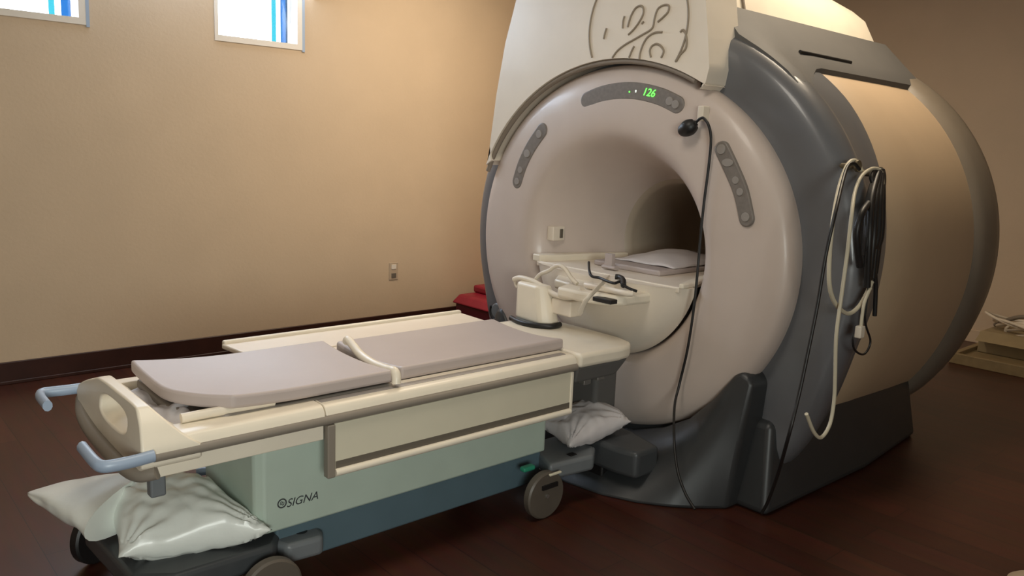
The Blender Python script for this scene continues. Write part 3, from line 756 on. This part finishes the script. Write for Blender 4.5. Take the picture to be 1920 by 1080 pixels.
# ---------------------------------------------------------------- pillows
def pillow(name, quad, th, m, label, seed, grp=None, pinch=.10, droop=.0, exp=.42):
    n = 56; v = []; f = []; q = [Vector(p) for p in quad]
    def mid(u, w):
        s = (u+1)/2; t = (w+1)/2
        return (q[0]*(1-s)+q[1]*s)*(1-t)+(q[3]*(1-s)+q[2]*s)*t
    for side in (1, -1):
        for i in range(n+1):
            for j in range(n+1):
                u = -1+2*i/n; w = -1+2*j/n
                uu = u*(1-pinch*(1-w*w)*abs(u)**2*.9+0) if True else u
                ww = w*(1-pinch*(1-u*u)*abs(w)**2*.9)
                p = mid(uu, ww)
                pr_ = (max(0, 1-u*u)*max(0, 1-w*w))**exp
                h = th/2*pr_
                r = min(1, pr_*1.6+.15)
                # folds radiating from the corners plus long soft wrinkles
                cu, cw = (1 if u > 0 else -1), (1 if w > 0 else -1)
                ang = math.atan2(w-cw, u-cu); dist = math.hypot(u-cu, w-cw)
                fold = math.sin(ang*17+seed)*.010*math.exp(-dist*1.6)*min(1, dist*4)
                wr = noise.noise(Vector((p.x*9+seed, p.y*9, side)))*.016+noise.noise(Vector((p.x*26, p.y*26+seed, side*3)))*.006
                z = (h+(fold+wr)*min(1, pr_*3))*side
                v.append(p+Vector((0, 0, z-(droop*(max(0, -u))**3 if droop else 0))))
    m_ = (n+1)**2
    for s in (0, 1):
        for i in range(n):
            for j in range(n):
                a = s*m_+i*(n+1)+j; f.append((a, a+1, a+n+2, a+n+1) if s else (a, a+n+1, a+n+2, a+1))
    return mk(name, v, f, m, None, ang=80, label=label, cat='pillow')
# pillow on the foot platform (bunched case pulled out to a point at the far-left corner)
pillow('pillow', [at(222, 1046, z=.235), at(512, 994, z=.25), (.925, 2.52, .285), (.63, 2.60, .285)], .17, M['pillow'],
       'large pillow in a pale green-white cover on the platform below the foot end', 2)
pil = [o for o in bpy.data.objects if o.name.startswith('pillow') and o.type == 'MESH'][0]
def case_end():
    v = []; f = []; n = 26; m_ = 28
    A = Vector((.70, 2.49, .275)); B = Vector((.475, 2.80, .255))
    ax = (B-A); side = Vector((ax.y, -ax.x, 0)).normalized()
    for i in range(n+1):
        t = i/n; c = A.lerp(B, t)+Vector((0, 0, .012*math.sin(t*PI)))
        wd = .205*(1-t)**.85+.006; h = .068*(1-t)**.9+.003
        for s in range(m_):
            a = 2*PI*s/m_
            k = 1+.10*math.sin(a*5+t*3)*t+.06*noise.noise(Vector((t*6, a, 2)))
            v.append(c+side*math.cos(a)*wd*k+Vector((0, 0, math.sin(a)*h*k)))
    for i in range(n):
        for s in range(m_): f.append((i*m_+s, i*m_+(s+1) % m_, (i+1)*m_+(s+1) % m_, (i+1)*m_+s))
    f.append(tuple(range(m_-1, -1, -1))); f.append(tuple(n*m_+s for s in range(m_)))
    return v, f
v, f = case_end(); mk('pillowcase_end', v, f, M['pillow'], pil, ang=80)
pillow('pillow', [(2.205, 2.09, .245), (2.57, 2.085, .275), (2.60, 2.32, .30), (2.25, 2.33, .27)], .13, M['pillow2'],
       'small white pillow tucked under the docking end beside the front caster', 9)

# ---------------------------------------------------------------- things where table and bore meet
fs = thing('leg_support', 'cream leg support bracket with looped tube frame on the docking end of the table', 'leg support', (2.47, 2.6, .622))
prism('support_post', [(2.40, 2.50), (2.44, 2.46), (2.50, 2.47), (2.52, 2.66), (2.46, 2.70), (2.41, 2.67)], .632, .80, 'z', M['cream2'], fs, bevel=.015,
      top=[(2.41, 2.54), (2.44, 2.51), (2.49, 2.52), (2.51, 2.67), (2.46, 2.70), (2.42, 2.68)])
tube('rubber_foot', [(2.395, 2.68, .632), (2.37, 2.60, .632), (2.375, 2.52, .632), (2.42, 2.45, .634), (2.48, 2.45, .636)], .012, M['black'], fs)
prism('support_foot', [(2.39, 2.51), (2.42, 2.465), (2.50, 2.465), (2.50, 2.66), (2.41, 2.67), (2.385, 2.60)], .622, .636, 'z', M['greybracket'], fs, bevel=.004)
X = 2.46
T = lambda l, x=X: [at(a, b, x=(x if len(l[0]) == 2 else 0)) for a, b in l]
tube('frame_loop', T([(964, 524), (975, 521), (990, 524), (1003, 529), (1018, 538), (1034, 549), (1052, 556), (1072, 557), (1086, 549), (1092, 541)]), .0125, M['tube'], fs)
tube('frame_loop', T([(1002, 528), (1012, 515), (1030, 507), (1040, 500), (1050, 498), (1060, 505), (1070, 520), (1082, 532)], 2.52), .0095, M['tube'], fs)
tube('frame_loop', T([(966, 526), (968, 536), (976, 540), (1000, 537)], 2.47), .008, M['tube'], fs)
p = at(1060, 568, x=2.5)
prism('clamp', [(2.46, p.y+.05), (2.46, p.y-.07), (2.54, p.y-.07), (2.54, p.y+.05)], p.z-.05, p.z+.02, 'z', M['cream'], fs, bevel=.008)
# tray end of the cradle in front of the bridge, with the clutter
ZT = .815
def tz(u, v_, z=ZT): p = at(u, v_, z=z); return (p.x, p.y)
tray = prism('cradle_end', [(2.42, 2.42), (2.42, 2.28), (2.45, 2.18), (2.52, 2.12), (2.78, 2.10), (2.78, 2.70), (2.66, 2.66), (2.56, 2.58), (2.54, 2.47), (2.50, 2.45)], ZT-.045, ZT, 'z', M['cream2'], mg, bevel=.012)
p = at(1128, 562, x=2.43); box('latch_recess', p.x-.012, p.x+.03, p.y-.06, p.y+.04, p.z-.010, p.z+.008, M['black'], tray, bevel=.003)
pf = at(1137, 506, z=ZCN-.10); ZF = ZCN-.10
mk('positioning_pad', *join([tube_geo([(pf.x+.02, pf.y+.035, ZF+.012), (pf.x+.02, pf.y, ZF+.012), (pf.x+.02, pf.y-.045, ZF+.012)], .02, flat=.5, ns=14),
    boxg(pf.x+.008, pf.x+.032, pf.y-.022, pf.y+.022, ZF+.006, ZF+.075)]), M['mattress'], None, bevel=.010, label='pinkish upright positioning pad fin standing at the bore entry', cat='positioning pad')
def wires(name, lst, r, m, x, **k): return tube(name, [at(a, b, z=ZT+x+dz) for a, b, dz in lst], r, m, **k)
wires('patient_strap', [(1088, 588, -.06), (1096, 568, -.01), (1108, 553, .022), (1122, 539, .03), (1135, 526, .03), (1150, 514, .02)], .011, M['tube'], 0, flat=.45,
      label='pale strap crossing diagonally over the cradle tray at the bore entry', cat='strap')
wires('coil_bar', [(1098, 534, 0), (1110, 537, 0), (1130, 541, 0), (1150, 545, 0), (1172, 550, 0), (1186, 551, 0)], .013, M['cream'], .016,
      label='cream plastic coil bar lying on the cradle tray', cat='coil part')
wires('lead_wire', [(1104, 492, .075), (1105, 508, .06), (1110, 518, .045), (1124, 521, .042), (1138, 527, .038), (1152, 531, .036), (1162, 528, .036), (1168, 534, .030), (1180, 541, .020), (1194, 546, .01)], .006, M['black'], .008,
      label='thin dark wire curled on the cradle tray behind the cream bar', cat='wire')
wires('coil_plug', [(1154, 519, .036), (1162, 520, .036), (1168, 525, .033), (1169, 535, .025)], .012, M['black'], .012,
      label='small black plug at the end of the wire on the cradle tray', cat='plug')
# white folded towel mound on the cradle
v, f = [], []
n = 28
for i in range(n+1):
    for j in range(n+1):
        s = i/n; t = j/n
        x = 2.90+.50*s; y = YC-.20+.36*t
        h = .045*math.sin(PI*s)**.6*math.sin(PI*t)**.6+noise.noise(Vector((x*9, y*9, 2)))*.012
        v.append((x, y, ZCN-.07+max(0, h)))
for i in range(n):
    for j in range(n):
        a = i*(n+1)+j; f.append((a, a+n+1, a+n+2, a+1))
o = mk('folded_towel', v, f, M['pillow2'], None, label='rumpled pale towel lying on the cradle inside the bore entry', cat='towel')
sd = o.modifiers.new('solid', 'SOLIDIFY'); sd.thickness = .004; o.location.x += .06

# ---------------------------------------------------------------- red padded bench behind, by the back wall
rb = thing('red_padded_bench', 'low red vinyl padded bench against the back wall behind the scanner', 'bench', (3.95, 4.6, 0))
prism('cushion', [(3.80, 4.25), (4.70, 4.25), (4.70, 4.98), (3.80, 4.98)], .17, .24, 'z', M['red'], rb, bevel=.02,
      top=[(3.86, 4.30), (4.70, 4.30), (4.70, 4.95), (3.86, 4.95)])
prism('upper_cushion', [(4.00, 4.30), (4.70, 4.30), (4.70, 4.95), (4.00, 4.95)], .24, .30, 'z', M['red'], rb, bevel=.018)
box('base_panel', 3.83, 4.68, 4.28, 4.95, .03, .17, M['darkred'], rb, bevel=.01)
for (x, y) in ((3.88, 4.33), (3.88, 4.90), (4.62, 4.33), (4.62, 4.90)): box('foot', x-.02, x+.02, y-.02, y+.02, 0, .035, M['black'], rb, bevel=.003)

# ---------------------------------------------------------------- carton and cables by the right wall
cr = thing('floor_tray', 'flat tan wooden tray on the floor by the right wall', 'tray', (6.5, 1.7, 0))
box('tray_board', 6.12, 6.93, 1.15, 2.08, .02, .045, M['wood'], cr, bevel=.004)
box('tray_rim', 6.10, 6.135, 1.15, 2.10, 0, .075, M['wood'], cr, bevel=.004)
box('tray_rim', 6.12, 6.93, 2.06, 2.10, 0, .075, M['wood'], cr, bevel=.004)
box('tray_rim', 6.12, 6.93, 1.15, 1.185, 0, .075, M['wood'], cr, bevel=.004)
ct = thing('carton', 'tan cardboard carton on the wooden tray by the right wall', 'carton', (6.7, 1.8, .045))
box('carton_body', 6.45, 6.90, 1.55, 2.04, .046, .20, M['carton'], ct, bevel=.006)
prism('flap', [(6.45, .20), (6.46, .205), (6.36, .15), (6.35, .145)], 1.56, 2.03, 'y', M['carton'], ct, bevel=0)
cs = []
random.seed(11)
for k in range(5):
    cx, cyy, r0 = 6.66+random.uniform(-.05, .05), 1.74+random.uniform(-.08, .08), .13+.02*k
    cs.append(tube_geo([(cx+r0*math.cos(a)*.9, cyy+r0*1.4*math.sin(a), .215+.018*k+.03*math.sin(a*2+k)) for a in [2*PI*i/12 for i in range(12)]], .010, closed=True, n=5, ns=8))
v, f = join(cs); mk('cable_coil', v, f, M['tube'], None, label='tangle of pale cable coiled on top of the tan carton', cat='cable coil')
tube('grey_hose', [(6.55, 1.15, .27), (6.58, 1.32, .25), (6.62, 1.50, .235), (6.60, 1.62, .29), (6.62, 1.80, .33), (6.66, 1.95, .27), (6.70, 2.02, .22)], .016, M['ring'],
     label='grey brown hose arching over the cable coil by the right wall', cat='hose')
# pale rounded thing cut by the lower right corner
q = at(1950, 1108, z=.0)
lathe_v, lathe_f = [], []
n = 40; prof = [(.001, .034), (.05, .034), (.085, .028), (.098, .018), (.10, 0)]
for r, z in prof:
    for s in range(n): a = 2*PI*s/n; lathe_v.append((q.x+r*math.cos(a), q.y+r*math.sin(a), z))
for i in range(len(prof)-1):
    for s in range(n): lathe_f.append((i*n+s, i*n+(s+1) % n, (i+1)*n+(s+1) % n, (i+1)*n+s))
lathe_f.append(tuple(range(n-1, -1, -1))); lathe_f.append(tuple((len(prof)-1)*n+s for s in range(n)))
mk('floor_disc', lathe_v, lathe_f, M['outlet'], None, label='pale grey rounded disc on the floor at the lower right corner', cat='floor disc')
